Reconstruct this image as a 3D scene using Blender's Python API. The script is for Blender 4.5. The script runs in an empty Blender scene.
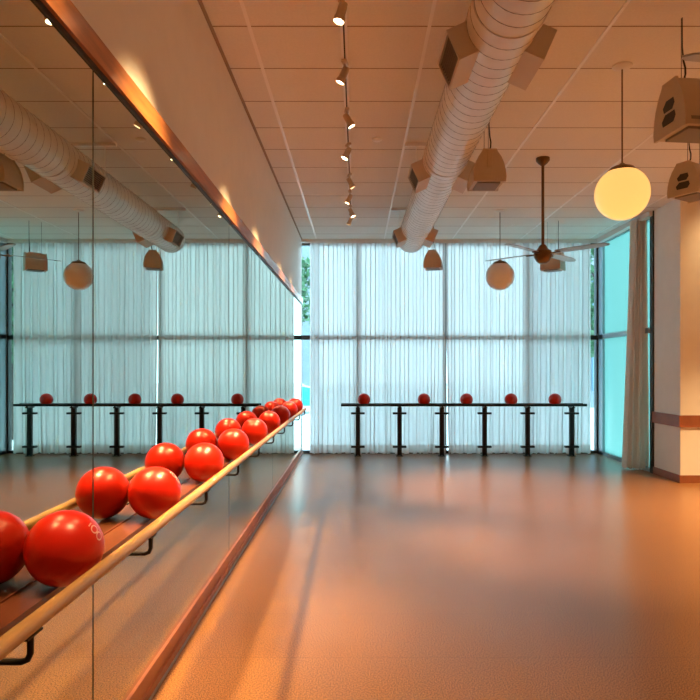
import bpy, math, random
from mathutils import Vector, Matrix
random.seed(7)
PI = math.pi
S = bpy.context.scene
COL = S.collection

# ------------------------------------------------------------------ camera
cam = bpy.data.cameras.new('camera'); camo = bpy.data.objects.new('camera', cam); COL.objects.link(camo)
CAMZ = 1.555
camo.location = (0, 0, CAMZ); camo.rotation_euler = (PI/2, 0, 0)
cam.sensor_width = 36; cam.lens = 36*640/700; cam.shift_x = -0.01; cam.shift_y = 0.0257
cam.clip_start = 0.05; cam.clip_end = 300
S.camera = camo

# ------------------------------------------------------------------ world and exposure
W = bpy.data.worlds.new('sky'); S.world = W; W.use_nodes = True
bg = W.node_tree.nodes['Background']
bg.inputs['Color'].default_value = (0.64, 0.87, 1.0, 1); bg.inputs['Strength'].default_value = 6.2
S.view_settings.view_transform = 'Standard'; S.view_settings.look = 'None'
S.view_settings.gamma = 1; S.view_settings.use_curve_mapping = False
S.view_settings.exposure = 0.2
S.cycles.max_bounces = 10; S.cycles.diffuse_bounces = 5; S.cycles.glossy_bounces = 5
S.cycles.transmission_bounces = 6; S.cycles.transparent_max_bounces = 12
S.cycles.sample_clamp_indirect = 0
S.cycles.use_denoising = True
S.cycles.use_guiding = True; S.cycles.use_surface_guiding = True; S.cycles.guiding_training_samples = 128
S.cycles.blur_glossy = 0
WARM = (1.0, 0.64, 0.28)

# ------------------------------------------------------------------ room figures
XL = -1.0; XR = 4.42; XRR = 6.6; YW = 11.70; YC = 8.65; YB = -3.2; ZC = 3.87

# ------------------------------------------------------------------ helpers
def mat(name, col, rough=0.5, metal=0.0, noise=0.0, nscale=20.0, spec=None, coat=0.0, bump=0.0, emit=None, estr=0.0, stretch=None):
    m = bpy.data.materials.new(name); m.use_nodes = True
    nt = m.node_tree; b = nt.nodes['Principled BSDF']
    b.inputs['Base Color'].default_value = (*col, 1); b.inputs['Roughness'].default_value = rough
    b.inputs['Metallic'].default_value = metal
    if spec is not None: b.inputs['Specular IOR Level'].default_value = spec
    if coat: b.inputs['Coat Weight'].default_value = coat; b.inputs['Coat Roughness'].default_value = 0.15
    if emit: b.inputs['Emission Color'].default_value = (*emit, 1); b.inputs['Emission Strength'].default_value = estr
    if noise or bump:
        tc = nt.nodes.new('ShaderNodeTexCoord'); mp = nt.nodes.new('ShaderNodeMapping')
        nt.links.new(tc.outputs['Object'], mp.inputs['Vector'])
        if stretch: mp.inputs['Scale'].default_value = stretch
        n = nt.nodes.new('ShaderNodeTexNoise'); n.inputs['Scale'].default_value = nscale; n.inputs['Detail'].default_value = 4
        nt.links.new(mp.outputs['Vector'], n.inputs['Vector'])
        if noise:
            r = nt.nodes.new('ShaderNodeValToRGB')
            r.color_ramp.elements[0].position = 0.3; r.color_ramp.elements[1].position = 0.7
            r.color_ramp.elements[0].color = (*[max(0, c*(1-noise)) for c in col], 1)
            r.color_ramp.elements[1].color = (*[min(1, c*(1+noise)) for c in col], 1)
            nt.links.new(n.outputs['Fac'], r.inputs['Fac']); nt.links.new(r.outputs['Color'], b.inputs['Base Color'])
        if bump:
            bp = nt.nodes.new('ShaderNodeBump'); bp.inputs['Strength'].default_value = bump; bp.inputs['Distance'].default_value = 0.01
            nt.links.new(n.outputs['Fac'], bp.inputs['Height']); nt.links.new(bp.outputs['Normal'], b.inputs['Normal'])
    return m

class MB:
    def __init__(s): s.v = []; s.f = []; s.sm = []
    def add(s, vs, fs, smooth=False):
        o = len(s.v); s.v += [tuple(v) for v in vs]
        for f in fs: s.f.append([i+o for i in f]); s.sm.append(smooth)
        return s
    def box(s, x0, x1, y0, y1, z0, z1, M=None, bev=0.0):
        if bev:
            b = bev; pr = [(x0+b, y0), (x1-b, y0), (x1, y0+b), (x1, y1-b), (x1-b, y1), (x0+b, y1), (x0, y1-b), (x0, y0+b)]
            cx, cy = (x0+x1)/2, (y0+y1)/2; kx = ((x1-x0)/2-b)/((x1-x0)/2); ky = ((y1-y0)/2-b)/((y1-y0)/2)
            inner = [(cx+(x-cx)*kx, cy+(y-cy)*ky) for x, y in pr]
            rings = [[(x, y, z0) for x, y in inner], [(x, y, z0+b) for x, y in pr], [(x, y, z1-b) for x, y in pr], [(x, y, z1) for x, y in inner]]
            vs = [p for r in rings for p in r]
            fs = [[j*8+i, j*8+(i+1) % 8, (j+1)*8+(i+1) % 8, (j+1)*8+i] for j in range(3) for i in range(8)]
            fs += [list(range(7, -1, -1)), list(range(24, 32))]
        else:
            vs = [(x0,y0,z0),(x1,y0,z0),(x1,y1,z0),(x0,y1,z0),(x0,y0,z1),(x1,y0,z1),(x1,y1,z1),(x0,y1,z1)]
            fs = [[3,2,1,0],[4,5,6,7],[0,1,5,4],[1,2,6,5],[2,3,7,6],[3,0,4,7]]
        if M is not None: vs = [M @ Vector(v) for v in vs]
        return s.add(vs, fs)
    def tube(s, pts, r, n=12, cap=True, M=None):
        P = [Vector(p) for p in pts]; rs = r if isinstance(r, (list, tuple)) else [r]*len(P)
        vs = []; up = None
        for i, p in enumerate(P):
            t = (P[min(i+1, len(P)-1)]-P[max(i-1, 0)]).normalized()
            if up is None:
                up = Vector((0,0,1)) if abs(t.z) < 0.9 else Vector((1,0,0))
            a = t.cross(up).normalized(); up = a.cross(t).normalized()
            for k in range(n):
                w = 2*PI*k/n; vs.append(p+(a*math.cos(w)+up*math.sin(w))*rs[i])
        fs = [[i*n+k, i*n+(k+1) % n, (i+1)*n+(k+1) % n, (i+1)*n+k] for i in range(len(P)-1) for k in range(n)]
        if cap: fs += [list(range(n-1, -1, -1)), [(len(P)-1)*n+k for k in range(n)]]
        if M is not None: vs = [M @ Vector(v) for v in vs]
        return s.add(vs, fs, True)
    def lathe(s, prof, n=32, c=(0,0,0), M=None, caps=True):
        vs = [(c[0]+r*math.cos(2*PI*k/n), c[1]+r*math.sin(2*PI*k/n), c[2]+z) for r, z in prof for k in range(n)]
        fs = [[i*n+k, i*n+(k+1) % n, (i+1)*n+(k+1) % n, (i+1)*n+k] for i in range(len(prof)-1) for k in range(n)]
        if caps: fs += [list(range(n-1, -1, -1)), [(len(prof)-1)*n+k for k in range(n)]]
        if M is not None: vs = [M @ Vector(v) for v in vs]
        return s.add(vs, fs, True)
    def prism(s, prof, y0, y1, M=None):      # profile in x,z swept along y
        n = len(prof); vs = [(x, y0, z) for x, z in prof]+[(x, y1, z) for x, z in prof]
        fs = [[k, (k+1) % n, n+(k+1) % n, n+k] for k in range(n)]+[list(range(n-1, -1, -1)), list(range(n, 2*n))]
        if M is not None: vs = [M @ Vector(v) for v in vs]
        return s.add(vs, fs)
    def build(s, name, m, parent=None, loc=None, kind=None, label=None):
        me = bpy.data.meshes.new(name); me.from_pydata(s.v, [], s.f)
        me.polygons.foreach_set('use_smooth', s.sm); me.validate()
        import bmesh
        bm = bmesh.new(); bm.from_mesh(me); bmesh.ops.recalc_face_normals(bm, faces=bm.faces); bm.to_mesh(me); bm.free()
        try: me.set_sharp_from_angle(angle=0.7)
        except Exception: pass
        me.materials.append(m)
        o = bpy.data.objects.new(name, me); COL.objects.link(o)
        if parent: o.parent = parent
        if loc: o.location = loc
        if kind: o['kind'] = kind
        if label: o['label'] = label
        return o
def tag(o, label, cat, group=None, kind=None):
    o['label'] = label; o['category'] = cat
    if group: o['group'] = group
    if kind: o['kind'] = kind
    return o
def thing(name, label, cat, loc=(0,0,0), rz=0, group=None):
    o = bpy.data.objects.new(name, None); COL.objects.link(o); o.location = loc; o.rotation_euler = (0,0,rz)
    o.empty_display_size = 0.1
    return tag(o, label, cat, group)
def copy_tree(o, parent=None):
    c = o.copy(); COL.objects.link(c)
    if parent: c.parent = parent
    for ch in list(o.children): copy_tree(ch, c)
    return c
def struct(mb, name, m, parent=None): return mb.build(name, m, parent, kind='structure')
def area(name, loc, rot, sx, sy, power, col):
    l = bpy.data.lights.new(name, 'AREA'); l.shape = 'RECTANGLE'; l.size = sx; l.size_y = sy; l.energy = power; l.color = col
    o = bpy.data.objects.new(name, l); COL.objects.link(o); o.location = loc; o.rotation_euler = rot; return o

# ------------------------------------------------------------------ materials
M = {}
M['wall'] = mat('painted_wall', (0.80, 0.77, 0.72), 0.6, noise=0.02, nscale=6, bump=0.02)
M['ceil'] = mat('ceiling_tile', (0.80, 0.77, 0.72), 0.9, noise=0.03, nscale=60)
M['tbar'] = mat('ceiling_bar', (0.90, 0.88, 0.85), 0.3, spec=1.0)
M['reveal'] = mat('ceiling_reveal', (0.35, 0.27, 0.2), 0.8)
M['duct'] = mat('galvanised_duct', (0.78, 0.75, 0.70), 0.42, metal=0.35, noise=0.06, nscale=5)
M['seam'] = mat('duct_seam', (0.25, 0.2, 0.16), 0.6)
M['ventbox'] = mat('vent_box_paint', (0.62, 0.56, 0.48), 0.6, metal=0.2)
M['dark'] = mat('dark_slot', (0.05, 0.045, 0.04), 0.7)
M['grille'] = mat('grille_grey', (0.22, 0.19, 0.16), 0.6)
M['spk'] = mat('speaker_plastic', (0.55, 0.47, 0.36), 0.55, noise=0.03)
M['cable'] = mat('black_cable', (0.02, 0.02, 0.02), 0.5)
M['black'] = mat('black_steel', (0.025, 0.022, 0.02), 0.38, metal=0.5)
M['frame'] = mat('dark_bronze_frame', (0.045, 0.05, 0.05), 0.4, metal=0.4)
M['alu'] = mat('grey_aluminium', (0.35, 0.42, 0.45), 0.4, metal=0.5)
M['white'] = mat('white_enamel', (0.75, 0.72, 0.68), 0.4)
M['brass'] = mat('antique_brass', (0.17, 0.105, 0.055), 0.32, metal=0.9)
M['blade'] = mat('fan_blade', (0.45, 0.42, 0.38), 0.28, metal=0.6)
M['ball'] = mat('red_rubber', (0.66, 0.014, 0.003), 0.30, noise=0.05, nscale=8, spec=0.5)
M['mark'] = mat('ball_print', (0.85, 0.45, 0.38), 0.5)
M['barre'] = mat('pale_maple', (0.46, 0.25, 0.09), 0.38, noise=0.12, nscale=9, stretch=(6, 0.6, 6))
M['trim'] = mat('red_oak_trim', (0.40, 0.14, 0.04), 0.35, noise=0.25, nscale=7, stretch=(5, 0.5, 5), coat=0.2)
M['trim2'] = mat('cherry_trim', (0.28, 0.09, 0.04), 0.4, noise=0.15, nscale=7)
M['shelf'] = mat('cherry_ledge', (0.15, 0.042, 0.02), 0.3, noise=0.15, nscale=7, stretch=(5, 0.5, 5))
M['lens'] = mat('lamp_lens', (1, 0.9, 0.7), 0.5, emit=(1, 0.80, 0.50), estr=25)
M['lampcan'] = mat('lamp_can', (0.60, 0.48, 0.33), 0.45, metal=0.4)
M['globe_on'] = mat('lit_opal_glass', (0.9, 0.8, 0.6), 0.3, emit=(1, 0.58, 0.15), estr=0.84)
M['globe_off'] = mat('unlit_opal_glass', (0.86, 0.83, 0.80), 0.2)
M['asphalt'] = mat('pavement', (0.55, 0.58, 0.58), 0.8, noise=0.15, nscale=3)
M['leaf'] = mat('leaves', (0.06, 0.17, 0.08), 0.6, noise=0.5, nscale=3)
M['bark'] = mat('bark', (0.08, 0.06, 0.05), 0.9, noise=0.3)
M['bld'] = mat('grey_render', (0.17, 0.22, 0.25), 0.8, noise=0.1, nscale=1)
M['bldglass'] = mat('facade_glass', (0.10, 0.20, 0.28), 0.1, metal=0.3)
M['teal'] = mat('turquoise_paint', (0.02, 0.45, 0.50), 0.3)

def new_mat(name):
    m = bpy.data.materials.new(name); m.use_nodes = True; m.node_tree.nodes.clear()
    return m, m.node_tree, m.node_tree.nodes.new('ShaderNodeOutputMaterial')
# mirror
m, nt, out = new_mat('mirror_silver'); g = nt.nodes.new('ShaderNodeBsdfGlossy')
g.inputs['Color'].default_value = (0.64, 0.69, 0.62, 1); g.inputs['Roughness'].default_value = 0.0
nt.links.new(g.outputs[0], out.inputs[0]); M['mirror'] = m
# clear window glass
m, nt, out = new_mat('window_glass'); g = nt.nodes.new('ShaderNodeBsdfGlossy'); g.inputs['Roughness'].default_value = 0.02
t = nt.nodes.new('ShaderNodeBsdfTransparent'); t.inputs['Color'].default_value = (0.90, 0.97, 0.97, 1)
fr = nt.nodes.new('ShaderNodeFresnel'); mx = nt.nodes.new('ShaderNodeMixShader')
nt.links.new(fr.outputs[0], mx.inputs[0]); nt.links.new(t.outputs[0], mx.inputs[1]); nt.links.new(g.outputs[0], mx.inputs[2]); nt.links.new(mx.outputs[0], out.inputs[0])
M['glass'] = m
# frosted teal glass
m, nt, out = new_mat('frosted_teal_glass'); g = nt.nodes.new('ShaderNodeBsdfTranslucent'); g.inputs['Color'].default_value = (0.27, 0.43, 0.41, 1)
t = nt.nodes.new('ShaderNodeBsdfTransparent'); t.inputs['Color'].default_value = (0.30, 0.50, 0.46, 1)
mx = nt.nodes.new('ShaderNodeMixShader'); mx.inputs[0].default_value = 0.25
gl = nt.nodes.new('ShaderNodeBsdfGlossy'); gl.inputs['Roughness'].default_value = 0.1; mx2 = nt.nodes.new('ShaderNodeMixShader'); mx2.inputs[0].default_value = 0.05
nt.links.new(g.outputs[0], mx.inputs[1]); nt.links.new(t.outputs[0], mx.inputs[2]); nt.links.new(mx.outputs[0], mx2.inputs[1]); nt.links.new(gl.outputs[0], mx2.inputs[2]); nt.links.new(mx2.outputs[0], out.inputs[0])
M['frost'] = m
# sheer curtain
def sheer(name, col, tr, tl):
    m, nt, out = new_mat(name)
    tlb = nt.nodes.new('ShaderNodeBsdfTranslucent'); tlb.inputs['Color'].default_value = (*col, 1)
    df = nt.nodes.new('ShaderNodeBsdfDiffuse'); df.inputs['Color'].default_value = (*col, 1)
    t = nt.nodes.new('ShaderNodeBsdfTransparent')
    a = nt.nodes.new('ShaderNodeMixShader'); a.inputs[0].default_value = tl
    nt.links.new(df.outputs[0], a.inputs[1]); nt.links.new(tlb.outputs[0], a.inputs[2])
    b = nt.nodes.new('ShaderNodeMixShader'); b.inputs[0].default_value = tr
    # the weave: open fraction falls where the cloth is seen edge-on
    lw = nt.nodes.new('ShaderNodeLayerWeight'); lw.inputs['Blend'].default_value = 0.35
    mr = nt.nodes.new('ShaderNodeMapRange'); mr.inputs[3].default_value = tr; mr.inputs[4].default_value = 0.0
    nt.links.new(lw.outputs['Facing'], mr.inputs[0]); nt.links.new(mr.outputs[0], b.inputs[0])
    nt.links.new(a.outputs[0], b.inputs[1]); nt.links.new(t.outputs[0], b.inputs[2]); nt.links.new(b.outputs[0], out.inputs[0])
    return m
M['sheer'] = sheer('sheer_voile', (0.88, 0.88, 0.87), 0.08, 0.58)
M['hem'] = sheer('sheer_hem', (0.90, 0.88, 0.86), 0.08, 0.5)
M['drape'] = sheer('gathered_voile', (0.95, 0.86, 0.78), 0.03, 0.35)
# floor: speckled cork-rubber with faint joints
m = mat('speckled_floor', (0.4, 0.2, 0.1), 0.29, spec=0.38); nt = m.node_tree; b = nt.nodes['Principled BSDF']
tc = nt.nodes.new('ShaderNodeTexCoord'); n = nt.nodes.new('ShaderNodeTexNoise'); n.inputs['Scale'].default_value = 150; n.inputs['Detail'].default_value = 2
nt.links.new(tc.outputs['Object'], n.inputs['Vector'])
r = nt.nodes.new('ShaderNodeValToRGB'); e = r.color_ramp.elements
e[0].position = 0.36; e[0].color = (0.075, 0.03, 0.011, 1); e[1].position = 0.64; e[1].color = (0.47, 0.22, 0.085, 1)
e2 = r.color_ramp.elements.new(0.5); e2.color = (0.27, 0.115, 0.042, 1)
nt.links.new(n.outputs['Fac'], r.inputs['Fac'])
br = nt.nodes.new('ShaderNodeTexBrick'); br.offset = 0.5; br.inputs['Scale'].default_value = 1.0
br.inputs['Brick Width'].default_value = 100; br.inputs['Row Height'].default_value = 0.61; br.inputs['Mortar Size'].default_value = 0.003
br.inputs['Color1'].default_value = (1,1,1,1); br.inputs['Color2'].default_value = (0.97,0.96,0.95,1); br.inputs['Mortar'].default_value = (0.7,0.66,0.62,1)
mpf = nt.nodes.new('ShaderNodeMapping'); mpf.inputs['Location'].default_value = (25, 0.22, 0)
nt.links.new(tc.outputs['Object'], mpf.inputs['Vector']); nt.links.new(mpf.outputs['Vector'], br.inputs['Vector'])
mul = nt.nodes.new('ShaderNodeMix'); mul.data_type = 'RGBA'; mul.blend_type = 'MULTIPLY'; mul.inputs['Factor'].default_value = 1
nt.links.new(r.outputs['Color'], mul.inputs[6]); nt.links.new(br.outputs['Color'], mul.inputs[7]); nt.links.new(mul.outputs[2], b.inputs['Base Color'])
M['floor'] = m

# ------------------------------------------------------------------ shell
struct(MB().box(XL-0.15, XRR+0.15, YB-0.15, YC, -0.12, 0).box(XL-0.15, XR+0.03, YC, YW+0.08, -0.12, 0), 'floor', M['floor'])
# ceiling with its tile grid
cl = struct(MB().box(XL-0.15, XRR+0.15, YB-0.15, YC, ZC, ZC+0.1).box(XL-0.15, XR+0.03, YC, YW+0.08, ZC, ZC+0.1), 'ceiling', M['ceil'])
g = MB()
for k in range(-9, 12):
    y = 4.336+0.61*k
    if YB < y < YW-0.2: g.box(XL, XRR if y < YC else XR, y-0.006, y+0.006, ZC-0.0012, ZC+0.001)
struct(g, 'ceiling_reveal', M['reveal'], cl)
g = MB()
for x in (-0.73, 0.49, 1.71, 2.93, 4.15):
    g.box(x-0.012, x+0.012, YB, YW-0.25, ZC-0.006, ZC+0.001)
for x in (5.37,): g.box(x-0.012, x+0.012, YB, YC, ZC-0.006, ZC+0.001)
struct(g, 'ceiling_grid', M['tbar'], cl)
struct(MB().box(XL-0.15, XL, YB-0.15, 11.55, 0, ZC), 'wall_left', M['wall'])
struct(MB().box(XL-0.15, XRR+0.15, YB-0.15, YB, 0, ZC), 'wall_back', M['wall'])
struct(MB().box(XRR, XRR+0.15, YB, YC, 0, ZC), 'wall_right', M['wall'])
struct(MB().box(XR-0.05, XRR+0.15, YC, YC+0.15, 0, ZC).box(XR-0.05, XR+0.13, YC+0.15, 9.42, 0, ZC), 'wall_front', M['wall'])
# ceiling trims over the windows
struct(MB().box(XL-0.1, XR, 11.50, YW, ZC-0.045, ZC), 'trim_1', M['white'])
struct(MB().box(XR-0.12, XR, 9.42, 11.50, ZC-0.075, ZC), 'trim_2', M['white'])
struct(MB().box(XL, XL+0.022, YB, 11.5, ZC-0.012, ZC), 'trim_9', M['reveal'])
# chair rail and baseboard on the projecting wall
def wrap(z0, z1, t, mm, name):
    struct(MB().box(XR-0.05-t, XRR, YC-t, YC, z0, z1).box(XR-0.05-t, XR-0.05, YC, 9.42, z0, z1), name, mm)
wrap(0.755, 0.915, 0.025, M['trim2'], 'trim_3')
wrap(0.0, 0.105, 0.018, M['trim2'], 'baseboard_front')
# mirror wall: baseboard in two steps and the oak rail above
struct(MB().box(XL, XL+0.022, YB, 11.5, 0.0, 0.13).box(XL+0.022, XL+0.034, YB, 11.5, 0.0, 0.055), 'baseboard_left', M['trim2'])
struct(MB().box(XL+0.034, XL+0.037, YB, 11.5, 0.0, 0.02), 'trim_4', M['alu'])
struct(MB().box(XL, XL+0.03, YB, 11.5, 2.70, 2.80), 'trim_5', M['trim'])
struct(MB().box(XL, XL+0.014, YB, 11.5, 2.682, 2.70), 'trim_6', M['frame'])
struct(MB().box(XL-0.001, XL+0.012, 11.5, 11.56, 0.0, 2.80), 'trim_7', M['frame'])

# mirror panels
struct(MB().box(XL-0.0005, XL+0.0004, YB, 11.49, 0.131, 2.681), 'trim_8', M['dark'])
edges = [YB, -2.71, -0.15, 2.41, 4.97, 7.53, 10.09, 11.5]
names = {2: 'nearest the camera at the left edge', 3: 'second from the camera, behind the large balls', 4: 'third from the camera, behind the mid balls',
         5: 'fourth from the camera, behind the small far balls', 6: 'narrow last one beside the curtain window', 1: 'beside and behind the camera', 0: 'narrow one at the back corner'}
for i in range(7):
    a, b_ = edges[i]+0.0065, edges[i+1]-0.0065
    o = MB().box(XL+0.0005, XL+0.006, a, b_, 0.131, 2.681).build('mirror_panel', M['mirror'])
    tag(o, 'tall frameless wall mirror panel, '+names[i], 'mirror', 'wall mirror panels')
XM = XL+0.006
# window wall (front)
def window_front():
    fr = MB(); t = 0.06
    y0, y1 = YW-0.06, YW+0.06
    for x in (-1.07, 0.02, 1.600, 3.10, 4.385):
        fr.box(x-0.03, x+0.03, y0, y1, 0.0, ZC)
    fr.box(XL-0.1, XR+0.02, y0+0.01, y1-0.01, 0.0, 0.05); fr.box(XL-0.1, XR+0.02, y0+0.01, y1-0.01, 2.07, 2.15); fr.box(XL-0.1, XR+0.02, y0+0.01, y1-0.01, ZC-0.08, ZC)
    w = struct(fr, 'window_1', M['frame'])
    struct(MB().box(XL-0.1, XR, YW-0.005, YW+0.005, 0.04, ZC-0.07), 'window_pane', M['glass'], w)
window_front()
fr = MB()
for y in (9.46,): fr.box(XR-0.07, XR+0.07, y-0.05, y+0.05, 0, ZC)
w2 = struct(fr, 'window_2', M['frame'])
fr = MB()
fr.box(XR-0.04, XR+0.02, 11.42, 11.66, 0, ZC-0.04)
fr.box(XR-0.04, XR+0.03, 9.5, 11.6, 2.08, 2.16); fr.box(XR-0.04, XR+0.03, 9.5, 11.6, 0, 0.06); fr.box(XR-0.03, XR+0.03, 9.5, 11.6, ZC-0.09, ZC-0.045)
struct(fr, 'window_frame', M['alu'], w2)
struct(MB().box(XR, XR+0.01, 9.5, 11.6, 0.05, ZC-0.07), 'window_pane', M['frost'], w2)

# ------------------------------------------------------------------ outside
struct(MB().box(-40, 60, YW+0.1, 70, -0.2, -0.12), 'ground', M['asphalt'])
bl = MB(); bl.box(-16, -2.95, 40, 50, -0.12, 14)
b1 = bl.build('office_building', M['bld']); tag(b1, 'grey office building across the street behind the curtained window', 'building')
for i in range(4):
    for j in range(4):
        MB().box(-15.5+i*3.2, -13.1+i*3.2, 39.9, 40.02, 1+j*3.6, 3.4+j*3.6).build('window', M['bldglass'], b1)
b2 = MB().box(9.4, 22, 27, 35, -0.12, 9).build('apartment_building', M['bld']); tag(b2, 'low grey building outside seen past the right edge of the sheer curtain', 'building')
for i in range(4):
    for j in range(3):
        MB().box(9.9+i*3, 11.9+i*3, 26.9, 27.02, 0.6+j*2.9, 2.5+j*2.9).build('window', M['bldglass'], b2)
def tree(x, y, h, r, z0, n, label):
    t = thing('street_tree', label, 'tree', (x, y, -0.12), group='trees outside the windows')
    mb = MB().tube([(0,0,0), (0.05,0.02,h*0.4), (0,0.05,h*0.75)], [0.13, 0.10, 0.05], 8)
    for k in range(5):
        a = k*1.3; mb.tube([(0,0,h*(0.35+0.07*k)), (math.cos(a)*r*0.6, math.sin(a)*r*0.6, h*(0.6+0.06*k))], [0.05, 0.02], 6)
    mb.build('trunk', M['bark'], t)
    lf = MB()
    for k in range(n):
        c = Vector((random.gauss(0, 0.5)*r, random.gauss(0, 0.5)*r, z0+(h-z0)*random.random()))
        q = Matrix.Rotation(random.random()*6, 3, Vector((random.random(), random.random(), random.random()+0.01)).normalized())
        s_ = random.uniform(0.08, 0.16)
        lf.add([c+q@Vector(p)*s_ for p in ((-1,0,0), (0,-0.5,0.15), (1,0,0), (0,0.5,0.15))], [[0,1,2,3]])
    lf.build('foliage', M['leaf'], t)
tree(6.1, 15.0, 5.6, 1.0, 1.9, 2600, 'leafy green street tree outside beyond the right window corner')
tree(8.5, 12.6, 5.0, 1.3, 2.6, 1600, 'green street tree outside seen dimly through the teal side window')
tree(-2.15, 21.0, 5.2, 0.6, 3.2, 1400, 'green street tree outside seen past the left edge of the curtain')
cr = thing('parked_car', 'turquoise parked car outside past the left edge of the curtain', 'car', (-3.7, 24, -0.12))
prof = [(-2.0,0.3),(-2.0,0.85),(-1.2,1.0),(-0.6,1.5),(1.1,1.5),(1.7,1.0),(2.0,0.95),(2.0,0.3)]
MB().prism(prof, -0.8, 0.8).build('body', M['teal'], cr)
for sx in (-1.25, 1.25):
    for sy in (-0.78, 0.78):
        MB().tube([(sx, sy-0.1, 0.32), (sx, sy+0.1, 0.32)], 0.32, 20).build('wheel', M['cable'], cr)
MB().prism([(-1.05,1.0),(-0.55,1.43),(1.03,1.43),(1.5,1.0)], -0.81, 0.81).build('window', M['bldglass'], cr)

# ------------------------------------------------------------------ sheer curtains
def curtain_mesh(x0, x1, y, z0, z1, lam, amp, seed, nz=26, bottom_wave=0.012, drift=0.02, edge=0.0):
    rnd = random.Random(seed); n = max(2, int(round((x1-x0)/lam))); per = 18
    # irregular fold widths
    ws = [rnd.uniform(0.7, 1.3) for _ in range(n)]; tot = sum(ws); ws = [w*(x1-x0)/tot for w in ws]
    amps = [rnd.uniform(0.55, 1.15)*amp for _ in range(n)]; dr = [rnd.gauss(0, drift) for _ in range(n+1)]
    ph2 = [rnd.uniform(0, 6.28) for _ in range(n)]
    vs = []; cols = 0
    xs = [x0]
    for w in ws: xs.append(xs[-1]+w)
    for j in range(nz+1):
        v = j/nz; z = z1+(z0-z1)*v
        for i in range(n):
            for k in range(per):
                u = k/per
                xa = xs[i]+(dr[i] if i > 0 else edge)*v*v; xb = xs[i+1]+dr[i+1]*v*v*(i+1 < n)
                yy = y+amps[i]*math.sin(2*PI*u)*(1-0.35*v)+0.35*amps[i]*v*math.sin(4*PI*u+ph2[i])*math.sin(PI*u)
                zz = z+(bottom_wave*math.sin(2*PI*u+ph2[i]) if j == nz else 0)
                vs.append((xa+(xb-xa)*u+(ws[i]*0.15)*math.sin(4*PI*u), yy, zz))
        vs.append((x1, y, z))
    cols = n*per+1
    fs = [[j*cols+i, j*cols+i+1, (j+1)*cols+i+1, (j+1)*cols+i] for j in range(nz) for i in range(cols-1)]
    return vs, fs, cols
def curtain(x0, x1, seed, label, lam=0.145, edge=0.0):
    vs, fs, cols = curtain_mesh(x0, x1, 11.565, 0.015, 3.812, lam, 0.046, seed, edge=edge)
    t = thing('sheer_curtain', label, 'curtain', (0,0,0), group='sheer curtains on the window wall')
    MB().add(vs, fs, True).build('cloth', M['sheer'], t)
    # doubled hem: the bottom strip again, a few millimetres nearer
    zt = 0.17; nz = 3; hv = []; rows = len(vs)//cols
    bot = vs[(rows-1)*cols:]; prev = vs[(rows-2)*cols:(rows-1)*cols]
    for j in range(nz+1):
        v = j/nz
        for c in range(cols):
            b_, p_ = bot[c], prev[c]; z = b_[2]+(zt-b_[2])*v; q = min(1, (z-b_[2])/(p_[2]-b_[2]))
            hv.append((b_[0]+(p_[0]-b_[0])*q, b_[1]+(p_[1]-b_[1])*q-0.004, z))
    hf = [[j*cols+i, j*cols+i+1, (j+1)*cols+i+1, (j+1)*cols+i] for j in range(nz) for i in range(cols-1)]
    MB().add(hv, hf, True).build('hem', M['hem'], t, label='doubled hem at the floor')
curtain(-0.85, 0.03, 1, 'white sheer curtain at the left end of the window wall, beside the mirror')
curtain(0.03, 1.60, 2, 'white sheer curtain behind the left half of the ball rail')
curtain(1.61, 4.22, 3, 'wide white sheer curtain on the right of the narrow gap, reaching the window corner', edge=0.045)
tag(MB().box(-0.9, 4.35, 11.55, 11.58, ZC-0.056, ZC-0.045).build('curtain_track', M['white']), 'slim white ceiling curtain track along the window wall', 'curtain track')
# gathered drape at the side window
def drape():
    nz = 30; n = 9; per = 12; vs = []; rnd = random.Random(5); ph = [rnd.uniform(-0.4, 0.4) for _ in range(n+1)]
    for j in range(nz+1):
        v = j/nz; z = ZC-0.05+(0.02-(ZC-0.05))*v
        w = 0.17+0.20*v**1.2
        cx = 4.31-0.03*v; cy = 9.80
        for i in range(n*per+1):
            u = i/(n*per); a = 2*PI*i/per
            amp = (0.085+0.02*math.sin(i//per*2.1))*(1-0.15*v)
            vs.append((cx+(u-0.5)*w+0.008*math.sin(a*0.5+ph[i//per]+3*v), cy+(0.5-u)*0.1+amp*math.sin(a+ph[i//per]*v*2), z+(0.012*math.sin(a*1.5) if j == nz else 0)))
    c = n*per+1
    fs = [[j*c+i, j*c+i+1, (j+1)*c+i+1, (j+1)*c+i] for j in range(nz) for i in range(c-1)]
    o = MB().add(vs, fs, True).build('gathered_curtain', M['drape'])
    tag(o, 'beige curtain gathered into a tall bundle in front of the teal side window', 'curtain')
drape()

# ------------------------------------------------------------------ spiral duct with side vents
DX, DZ, DR = 0.815, 3.495, 0.20
d = thing('air_duct', 'long round spiral air duct hung under the ceiling with square side vents', 'duct', (DX, -2.5, DZ))
prof = MB(); n = 48; L0, L1 = 0.0, 12.2
rings = [(DR-0.03, 0.0), (DR, 0.0)]
# shell with raised collars at the sections
yy = 0.0
pts = []
secs = [2.9, 5.9, 8.35, 11.0]
y = 0.0
while y < L1-0.02:
    pts.append((DR, y)); y += 0.35
pts.append((DR, L1-0.02))
pts += [(DR-0.01, L1), (DR-0.04, L1)]
R90 = Matrix.Rotation(-PI/2, 4, 'X')
prof.lathe([(r_, z_) for r_, z_ in pts], 56, M=R90)
prof.build('duct_shell', M['duct'], d)
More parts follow.
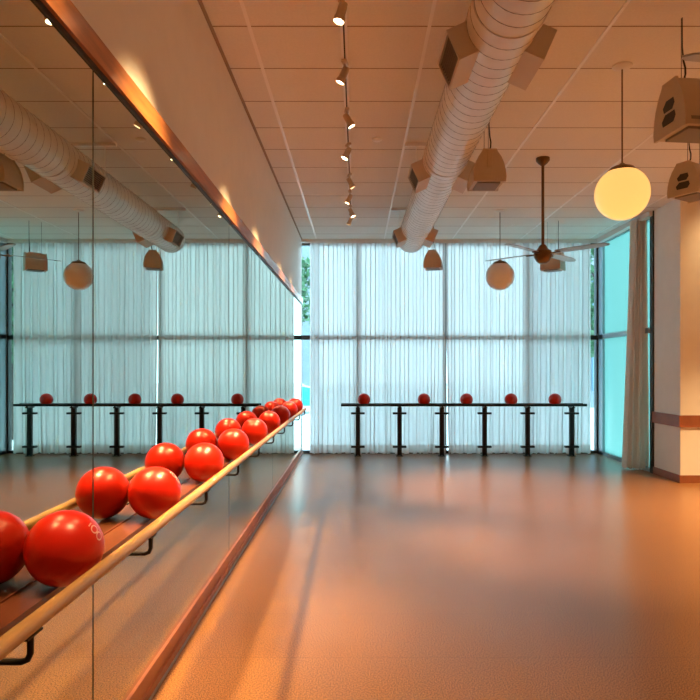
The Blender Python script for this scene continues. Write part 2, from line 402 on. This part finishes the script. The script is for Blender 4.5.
# helical seam: a fine standing ridge
hel = []; turns = 105; 
for k in range(turns*28+1):
    a = 2*PI*k/28; hel.append((math.cos(a)*(DR+0.0005), k/28*L1/turns*0.998, math.sin(a)*(DR+0.0005)))
MB().tube(hel, 0.0022, 4, cap=False).build('spiral_seam', M['seam'], d)
for s_ in secs: MB().lathe([(DR+0.001, s_-0.03), (DR+0.006, s_-0.028), (DR+0.006, s_+0.028), (DR+0.001, s_+0.03)], 56, M=R90, caps=False).build('joint_collar', M['duct'], d)
for yv in (3.6, 5.97, 8.85, 1.2):
    for sd in (-1, 1):
        Mv = Matrix.Translation((0, yv+2.5+0.2, 0)) @ Matrix.Rotation(math.radians(24)*sd, 4, 'Y') @ Matrix.Diagonal((sd, 1, 1, 1))
        L = 0.298
        b_ = MB()
        b_.box(0.12, L, -0.2, 0.2, 0.080, 0.092, Mv); b_.box(0.12, L, -0.2, 0.2, -0.092, -0.080, Mv)
        b_.box(0.12, L, -0.2, -0.19, -0.082, 0.082, Mv); b_.box(0.12, L, 0.19, 0.2, -0.082, 0.082, Mv); b_.box(0.12, 0.26, -0.19, 0.19, -0.082, 0.082, Mv)
        for (ya, yb, za, zb_) in ((-0.2, 0.2, 0.076, 0.092), (-0.2, 0.2, -0.092, -0.076), (-0.2, -0.186, -0.076, 0.076), (0.186, 0.2, -0.076, 0.076)): b_.box(L-0.002, L+0.003, ya, yb, za, zb_, Mv)
        o = b_.build('side_vent', M['ventbox'], d)
        gr = MB()
        for k in range(9): gr.box(L-0.03, L-0.008, -0.188, 0.188, -0.076+k*0.018, -0.072+k*0.018, Mv)
        gr.build('grille', M['grille'], o)
for yh in (0.6, 3.3, 6.6, 9.3):
    h = MB()
    h.box(-0.32, 0.32, yh+2.5-0.02, yh+2.5+0.02, ZC-DZ-0.03, ZC-DZ, None)
    for sx in (-1, 1): h.tube([(sx*0.205, yh+2.5, 0.0), (sx*0.205, yh+2.5, ZC-DZ-0.02)], 0.004, 6)
    h.build('hanger', M['tbar'], d)

# ------------------------------------------------------------------ loudspeakers
def loudspeaker(label, loc, rz, sc=1.0, slots=False):
    # origin at the body's bottom centre; body is a bell-shaped section swept along local y
    zc = ZC-loc[2]
    t = thing('hanging_loudspeaker', label, 'loudspeaker', loc, rz, 'loudspeakers hung from the ceiling')
    def bell(k=1.0, dz=0.0):
        pr = [(-0.138,0.0),(-0.143,0.04),(-0.137,0.10),(-0.122,0.16),(-0.098,0.215),(-0.070,0.255),(-0.062,0.27),(-0.060,0.28)]
        pr = pr+[(-x, z) for x, z in reversed(pr)]
        cz = 0.13
        return [((x*k)*sc, (cz+(z-cz)*k+dz)*sc) for x, z in pr]
    Lh = 0.155*sc
    MB().prism(bell(0.94), -Lh+0.012, Lh-0.012).build('cabinet', M['spk'], t)
    for s_ in (-1, 1):
        e_ = MB().prism(bell(1.0), s_*Lh-0.012 if s_ > 0 else -Lh-0.006, s_*Lh+0.006 if s_ > 0 else -Lh+0.012)
        e_ = e_.build('end_cap', M['spk'], t)
        yf = s_*(Lh+0.007)
        hd = MB()
        if slots:
            for zz, w_ in ((0.080, 0.062), (0.150, 0.052)):
                hd.add([((-w_+dx)*sc, yf, (zz+dz_)*sc) for dx, dz_ in ((0.01,-0.028),)]+[((w_-0.02)*sc, yf, (zz-0.028)*sc), (w_*sc, yf, (zz)*sc), ((w_-0.01)*sc, yf, (zz+0.030)*sc), ((-w_+0.03)*sc, yf, (zz+0.030)*sc), (-w_*sc, yf, zz*sc)], [[0,1,2,3,4,5]])
            hd.build('handle_slot', M['dark'], e_)
        else:
            hd.box(-0.022*sc, 0.022*sc, yf-0.004, yf+0.004, 0.12*sc, 0.275*sc, bev=0.0015).build('mount_strap', M['spk'], e_)
    # grille on the sloping long side
    gsl = MB()
    for q in range(5):
        a = [(0.137, 0.03), (0.130, 0.075), (0.116, 0.125), (0.098, 0.17), (0.076, 0.212), (0.062, 0.235)]
        (xa, za), (xb, zb) = a[q], a[q+1]
        gsl.add([(xa*sc, -Lh*0.8, za*sc), (xa*sc, Lh*0.8, za*sc), (xb*sc, Lh*0.8, zb*sc), (xb*sc, -Lh*0.8, zb*sc)], [[0,1,2,3]])
    gsl.build('grille', M['grille'], t)
    MB().box(-0.10*sc, 0.10*sc, -Lh*0.75, Lh*0.75, -0.006, 0.01).build('base_panel', M['grille'], t)
    zt = 0.28*sc
    MB().box(-0.03, 0.03, -0.10*sc, 0.10*sc, zt-0.02, zt+0.012, bev=0.003).build('hanging_bracket', M['spk'], t)
    for s_ in (-1, 1): MB().tube([(0, s_*0.09*sc, zt), (0, s_*0.09*sc, zc)], 0.0022, 6).build('suspension_wire', M['cable'], t)
    MB().tube([(0.012, -0.08*sc, zt+0.01), (0.022, -0.078*sc, zt+0.04), (0.024, -0.08*sc, zt+0.08), (0.014, -0.085*sc, zt+0.13), (0.008, -0.088*sc, zt+0.22), (0.010, -0.09*sc, zc)], [0.006, 0.006, 0.006, 0.006, 0.004, 0.003], 8).build('signal_cable', M['cable'], t)
    return t
loudspeaker('large beige loudspeaker with slotted end hanging nearest, at the upper right edge', (2.26, 4.25, 3.10), math.radians(-84), 1.26, True)
loudspeaker('beige loudspeaker hanging below the large one at the right edge', (3.05, 5.8, 3.10), math.radians(-58), 1.05, True)
loudspeaker('beige loudspeaker hanging just right of the duct, middle distance', (1.12, 5.55, 3.13), math.radians(0), 0.98)
loudspeaker('small beige loudspeaker hanging near the curtains just past the duct end', (1.19, 10.0, 3.10), math.radians(-12), 0.98)
loudspeaker('small beige loudspeaker hanging near the curtains behind the fan', (3.09, 10.1, 3.09), math.radians(55), 0.98)

# ------------------------------------------------------------------ globe pendants
def globe(label, x, y, r, z, on):
    t = thing('globe_pendant', label, 'pendant lamp', (x, y, z), group='globe pendant lamps')
    pr = [(r*math.sin(a), -r*math.cos(a)) for a in [0.02+(PI-0.36)*k/28 for k in range(29)]]
    MB().lathe(pr, 48, caps=True).build('globe_shade', M['globe_on'] if on else M['globe_off'], t)
    zt = r*math.cos(0.34)
    MB().lathe([(r*0.56, zt-0.028), (r*0.55, zt-0.018), (r*0.42, zt+0.01), (r*0.15, zt+0.03), (0.012, zt+0.045)], 32).build('fitter_cap', M['brass'], t)
    MB().tube([(0,0,zt+0.03), (0,0,ZC-z-0.01)], 0.0055, 10).build('stem', M['brass'], t)
    MB().lathe([(0.075, ZC-z), (0.072, ZC-z-0.012), (0.03, ZC-z-0.03)], 28).build('ceiling_canopy', M['white'], t)
    return t
globe('lit yellow glass globe pendant at upper right', 2.03, 4.90, 0.200, 2.89, True)
globe('unlit pale glass globe pendant in front of the curtains', 2.10, 9.40, 0.208, 2.905, False)

# ------------------------------------------------------------------ ceiling fans
def fan(label, x, y, ang):
    zb = 2.80
    t = thing('ceiling_fan', label, 'ceiling fan', (x, y, zb), ang, 'ceiling fans')
    MB().lathe([(0.075, ZC-zb), (0.075, ZC-zb-0.03), (0.05, ZC-zb-0.06), (0.02, ZC-zb-0.085)], 28).build('ceiling_canopy', M['brass'], t)
    MB().tube([(0,0,0.09), (0,0,ZC-zb-0.07)], 0.016, 14).build('downrod', M['brass'], t)
    MB().lathe([(0.018, 0.12), (0.04, 0.10), (0.06, 0.065), (0.092, 0.045), (0.098, 0.0), (0.092, -0.03), (0.07, -0.07), (0.04, -0.09), (0.01, -0.095)], 32).build('motor_housing', M['brass'], t)
    for k in range(4):
        R = Matrix.Rotation(k*PI/2, 4, 'Z')
        a = MB().box(0.07, 0.20, -0.02, 0.02, -0.004+0.01, 0.006+0.01, R).build('blade_arm', M['brass'], t)
        Rt = R @ Matrix.Translation((0,0,0.022)) @ Matrix.Rotation(math.radians(-8), 4, 'X')
        pl = [(0.16, -0.045), (0.28, -0.062), (0.60, -0.060), (0.72, -0.035), (0.75, 0.0), (0.72, 0.035), (0.60, 0.055), (0.28, 0.055), (0.16, 0.04)]
        n_ = len(pl); vs = [Rt@Vector((px, py, -0.004)) for px, py in pl]+[Rt@Vector((px, py, 0.004)) for px, py in pl]
        fs = [list(range(n_)), list(range(2*n_-1, n_-1, -1))]+[[i, (i+1) % n_, n_+(i+1) % n_, n_+i] for i in range(n_)]
        MB().add(vs, fs).build('fan_blade', M['blade'], t)
fan('bronze ceiling fan with long thin blades in front of the curtains', 2.05, 7.06, math.radians(-45))
fan('ceiling fan at the right edge of which only one pale blade tip shows', 2.07, 2.63, math.radians(2))

# ------------------------------------------------------------------ track and its spotlights
TX = -0.09
tr = thing('light_track', 'long slim white lighting track on the ceiling above the floor by the mirror', 'light track', (TX, 0, ZC))
MB().box(-0.023, -0.006, -1.5, 9.8, -0.03, 0).box(0.006, 0.023, -1.5, 9.8, -0.03, 0).box(-0.023, 0.023, -1.5, 9.8, -0.006, 0).build('channel', M['tbar'], tr)
MB().box(-0.0058, 0.0058, -1.45, 9.75, -0.014, -0.0062).build('conductor_slot', M['dark'], tr)
def spot_energy(o, e, ang, blend, loc, rot, name='spot_beam'):
    l = bpy.data.lights.new(name, 'SPOT'); l.energy = e; l.spot_size = ang; l.spot_blend = blend; l.color = WARM; l.shadow_soft_size = 0.06
    s_ = bpy.data.objects.new(name, l); COL.objects.link(s_); s_.parent = o; s_.location = loc; s_.rotation_euler = rot; return s_
def track_head(label, x, y, yaw, tilt, energy, group='track spotlights', ang=52):
    t = thing('track_spotlight', label, 'spotlight', (x, y, ZC-0.03), yaw, group)
    MB().box(-0.02, 0.02, -0.045, 0.045, -0.02, 0.0, bev=0.003).build('track_adapter', M['lampcan'], t)
    MB().tube([(0,0,-0.015), (0,0,-0.07)], 0.008, 10).build('swivel_stem', M['lampcan'], t)
    R = Matrix.Translation((0,0,-0.075)) @ Matrix.Rotation(tilt, 4, 'Y')
    can = MB().lathe([(0.018, 0.035), (0.026, 0.03), (0.028, 0.0), (0.029, -0.055), (0.035, -0.06), (0.035, -0.09), (0.032, -0.09), (0.030, -0.078)], 28, M=R)
    c = can.build('lamp_can', M['lampcan'], t)
    MB().lathe([(0.0315, -0.083), (0.0315, -0.080)], 24, M=R).build('lens', M['lens'], c)
    p = R @ Vector((0, 0, -0.16))
    spot_energy(t, energy, math.radians(ang), 1.0, p, (0, tilt, 0))
    return t
ords = ['nearest', 'second', 'third', 'fourth', 'fifth', 'sixth', 'seventh', 'eighth']
# local tilt: +tilt about Y turns the beam (-z) towards -x
heads = [(3.93, 15, 120), (4.77, 25, 150), (5.65, -30, 120), (6.52, 26, 150), (7.55, -28, 140), (8.27, 25, 110), (9.00, -24, 60), (9.50, 26, 70)]
SP = 5.9
for i, (y, tl, e_) in enumerate(heads):
    lab = '%s track spotlight from the camera, aimed towards the %s' % (ords[i], 'mirror wall' if tl > 0 else 'open floor')
    track_head(lab, TX, y, random.uniform(-0.35, 0.35), math.radians(tl), e_*SP)
for y, tl, e_ in ((2.95, 25, 150), (1.8, 28, 40), (0.6, 20, 25), (-0.6, -20, 40)):  # extra heads added out of view to brighten the room
    track_head('added fill spotlight on the track, out of view', TX, y, 0.0, math.radians(tl), e_*SP, 'added fill spotlights out of view')
# added second track with fill spotlights at the right, out of the picture
fill_track = thing('light_track', 'added track for fill light on the ceiling at the right, outside the view', 'light track', (5.0, 0, ZC))
MB().box(-0.018, 0.018, -1.5, 8.3, -0.03, 0).build('channel', M['white'], fill_track)
for y, tl, e_ in ((-0.5, 10, 100), (1.2, 14, 100), (2.9, 16, 100), (4.6, 14, 90), (6.3, 4, 90), (7.0, 0, 190)):
    track_head('added fill spotlight on the right-hand track outside the view', 5.0, y, 0.0, math.radians(tl), e_*SP, 'added right-hand fill spotlights', 85)

# ceiling disc detector
tag(MB().lathe([(0.05, 0), (0.05, -0.012), (0.035, -0.022)], 28, (0.20, 6.47, ZC)).build('smoke_detector', M['tbar']), 'small white ceiling detector disc right of the track', 'detector')

# ------------------------------------------------------------------ wall ledge, barre and balls on the mirror side
tag(MB().box(XM, -0.892, YB+0.3, 9.3, 0.862, 0.900).box(XM, XM+0.006, YB+0.3, 9.3, 0.900, 0.906).build('wall_ledge', M['shelf']),
    'narrow cherry wood ledge along the mirror under the balls', 'shelf')
BX, BZ, BR = -0.75, 0.965, 0.020
ba = thing('ballet_barre', 'long round pale wooden barre on black brackets along the mirror', 'barre', (BX, 0, BZ))
MB().tube([(0, YB+0.3, 0), (0, -1.0, 0), (0, 1, 0), (0, 4, 0), (0, 7, 0), (0, 9.25, 0)], BR, 24).build('handrail', M['barre'], ba)
for k in range(-3, 10):
    y = 1.47+0.857*k
    b_ = MB(); zd = -0.085
    b_.box(-0.012, 0.012, y-0.035, y+0.035, -BR-0.004, -BR+0.001)
    b_.tube([(0, y, -BR), (0, y, zd+0.02), (-0.006, y, zd+0.006), (-0.02, y, zd), (-0.12, y, zd), (XM-BX, y, zd)], 0.0078, 10)
    b_.lathe([(0.024, 0), (0.024, 0.006)], 20, M=Matrix.Translation((XM-BX, y, zd)) @ Matrix.Rotation(PI/2, 4, 'Y'))
    b_.build('bracket', M['black'], ba)
RB = 0.112
def ball_mesh():
    pr = [(max(0.0005, RB*math.sin(PI*k/32)), -RB*math.cos(PI*k/32)) for k in range(33)]
    return MB().lathe(pr, 56, caps=True)
proto = ball_mesh().build('exercise_ball', M['ball'])
def logo(parent, d, t1):
    d = d.normalized(); t1 = (t1-d*t1.dot(d)).normalized(); t2 = d.cross(t1)
    mb = MB(); R = RB+0.0006
    def P(a, b): return (d*R+t1*a+t2*b).normalized()*R
    mb.add([P(-0.034,-0.010), P(-0.030,-0.010), P(-0.030,0.012), P(-0.034,0.012)], [[0,1,2,3]])
    for ca, ra in ((-0.012, 0.0135), (0.014, 0.0135)):
        n_ = 24; vs = []
        for k in range(n_):
            w = 2*PI*k/n_
            vs.append(P(ca+ra*math.cos(w), 0.017*math.sin(w))); vs.append(P(ca+(ra-0.0045)*math.cos(w), 0.0125*math.sin(w)))
        mb.add(vs, [[2*k, 2*((k+1) % n_), 2*((k+1) % n_)+1, 2*k+1] for k in range(n_)])
    mb.build('printed_mark', M['mark'], parent, label='faded white print on the ball')
ys = [1.93, 2.79, 3.69, 4.56, 5.50, 6.42, 7.36, 8.30, 9.14]
bl_lab = ['nearest and largest-looking red exercise ball on the mirror-side barre', 'second red exercise ball from the camera on the mirror-side barre',
 'third red exercise ball from the camera on the mirror-side barre', 'fourth red exercise ball from the camera on the mirror-side barre',
 'fifth red exercise ball from the camera on the mirror-side barre', 'sixth red exercise ball from the camera on the mirror-side barre',
 'seventh red exercise ball from the camera on the mirror-side barre', 'eighth red exercise ball from the camera, second to last on the mirror-side barre',
 'last and farthest red exercise ball at the end of the mirror-side barre']
for i, y in enumerate(ys):
    o = proto if i == 0 else proto.copy()
    if i: COL.objects.link(o)
    o.location = (-0.8815, y, 0.900+RB); tag(o, bl_lab[i], 'ball', 'red balls along the mirror')
    if i == 0: logo(o, Vector((0.9, -0.07, 0.45)), Vector((0.5, 0.25, -0.8)))
    if i == 1: logo(o, Vector((0.82, 0.05, 0.6)), Vector((0.5, 0.25, -0.8)))

# ------------------------------------------------------------------ free-standing rail in front of the curtains
RY = 11.20; RZ = 0.905
rl = thing('window_rail', 'dark free-standing double barre on posts in front of the curtains', 'barre', (0, RY, 0))
MB().tube([(-0.28, 0, RZ), (2, 0, RZ), (4.02, 0, RZ)], 0.023, 16).build('handrail', M['black'], rl)
MB().tube([(-0.28, 0.20, RZ), (2, 0.20, RZ), (4.02, 0.20, RZ)], 0.023, 16).build('handrail', M['black'], rl)
for px in (357.9, 399.9, 442.5, 485.6, 529, 573.5):
    x = (px-357)*RY/640
    p = MB()
    p.box(x-0.038, x-0.020, 0.07, 0.13, 0, RZ-0.05).box(x+0.020, x+0.038, 0.07, 0.13, 0, RZ-0.05)
    p.box(x-0.02, x+0.02, 0.085, 0.115, 0.02, RZ-0.05)
    p.box(x-0.06, x+0.06, 0.05, 0.15, 0, 0.012)
    p.box(x-0.03, x+0.03, -0.005, 0.205, RZ-0.055, RZ-0.035)
    p.box(x-0.012, x+0.012, -0.008, 0.008, RZ-0.04, RZ-0.015); p.box(x-0.012, x+0.012, 0.192, 0.208, RZ-0.04, RZ-0.015)
    o = p.build('post', M['black'], rl)
    for zl in (0.755, 0.165): MB().box(x-0.12, x+0.12, 0.06, 0.14, zl-0.018, zl+0.018, bev=0.004).build('cross_lug', M['black'], o)
wl = ['leftmost of the five red balls on the rail by the curtains', 'second red ball from the left on the rail by the curtains', 'middle red ball of the five on the rail by the curtains',
      'fourth red ball from the left on the rail by the curtains', 'rightmost of the five red balls on the rail by the curtains']
hz = RZ+math.sqrt((RB+0.023)**2-0.1**2)
for i, px in enumerate((364, 424, 466.5, 511, 555)):
    o = proto.copy(); COL.objects.link(o); o.location = ((px-357)*(RY+0.1)/640, RY+0.10, hz); tag(o, wl[i], 'ball', 'red balls on the window rail')

# ------------------------------------------------------------------ unseen spotlight added for the glow on the projecting wall, outside the frame
sc = thing('added_wall_washer', 'added unseen ceiling spotlight washing the projecting wall at the right', 'spotlight', (5.1, 7.95, ZC-0.002))
MB().lathe([(0.05, -0.06), (0.05, 0.0), (0.06, 0.0)], 24).build('lamp_can', M['lampcan'], sc)
spot_energy(sc, 55, math.radians(110), 1.0, (0,0,-0.08), (math.radians(40), 0, 0))
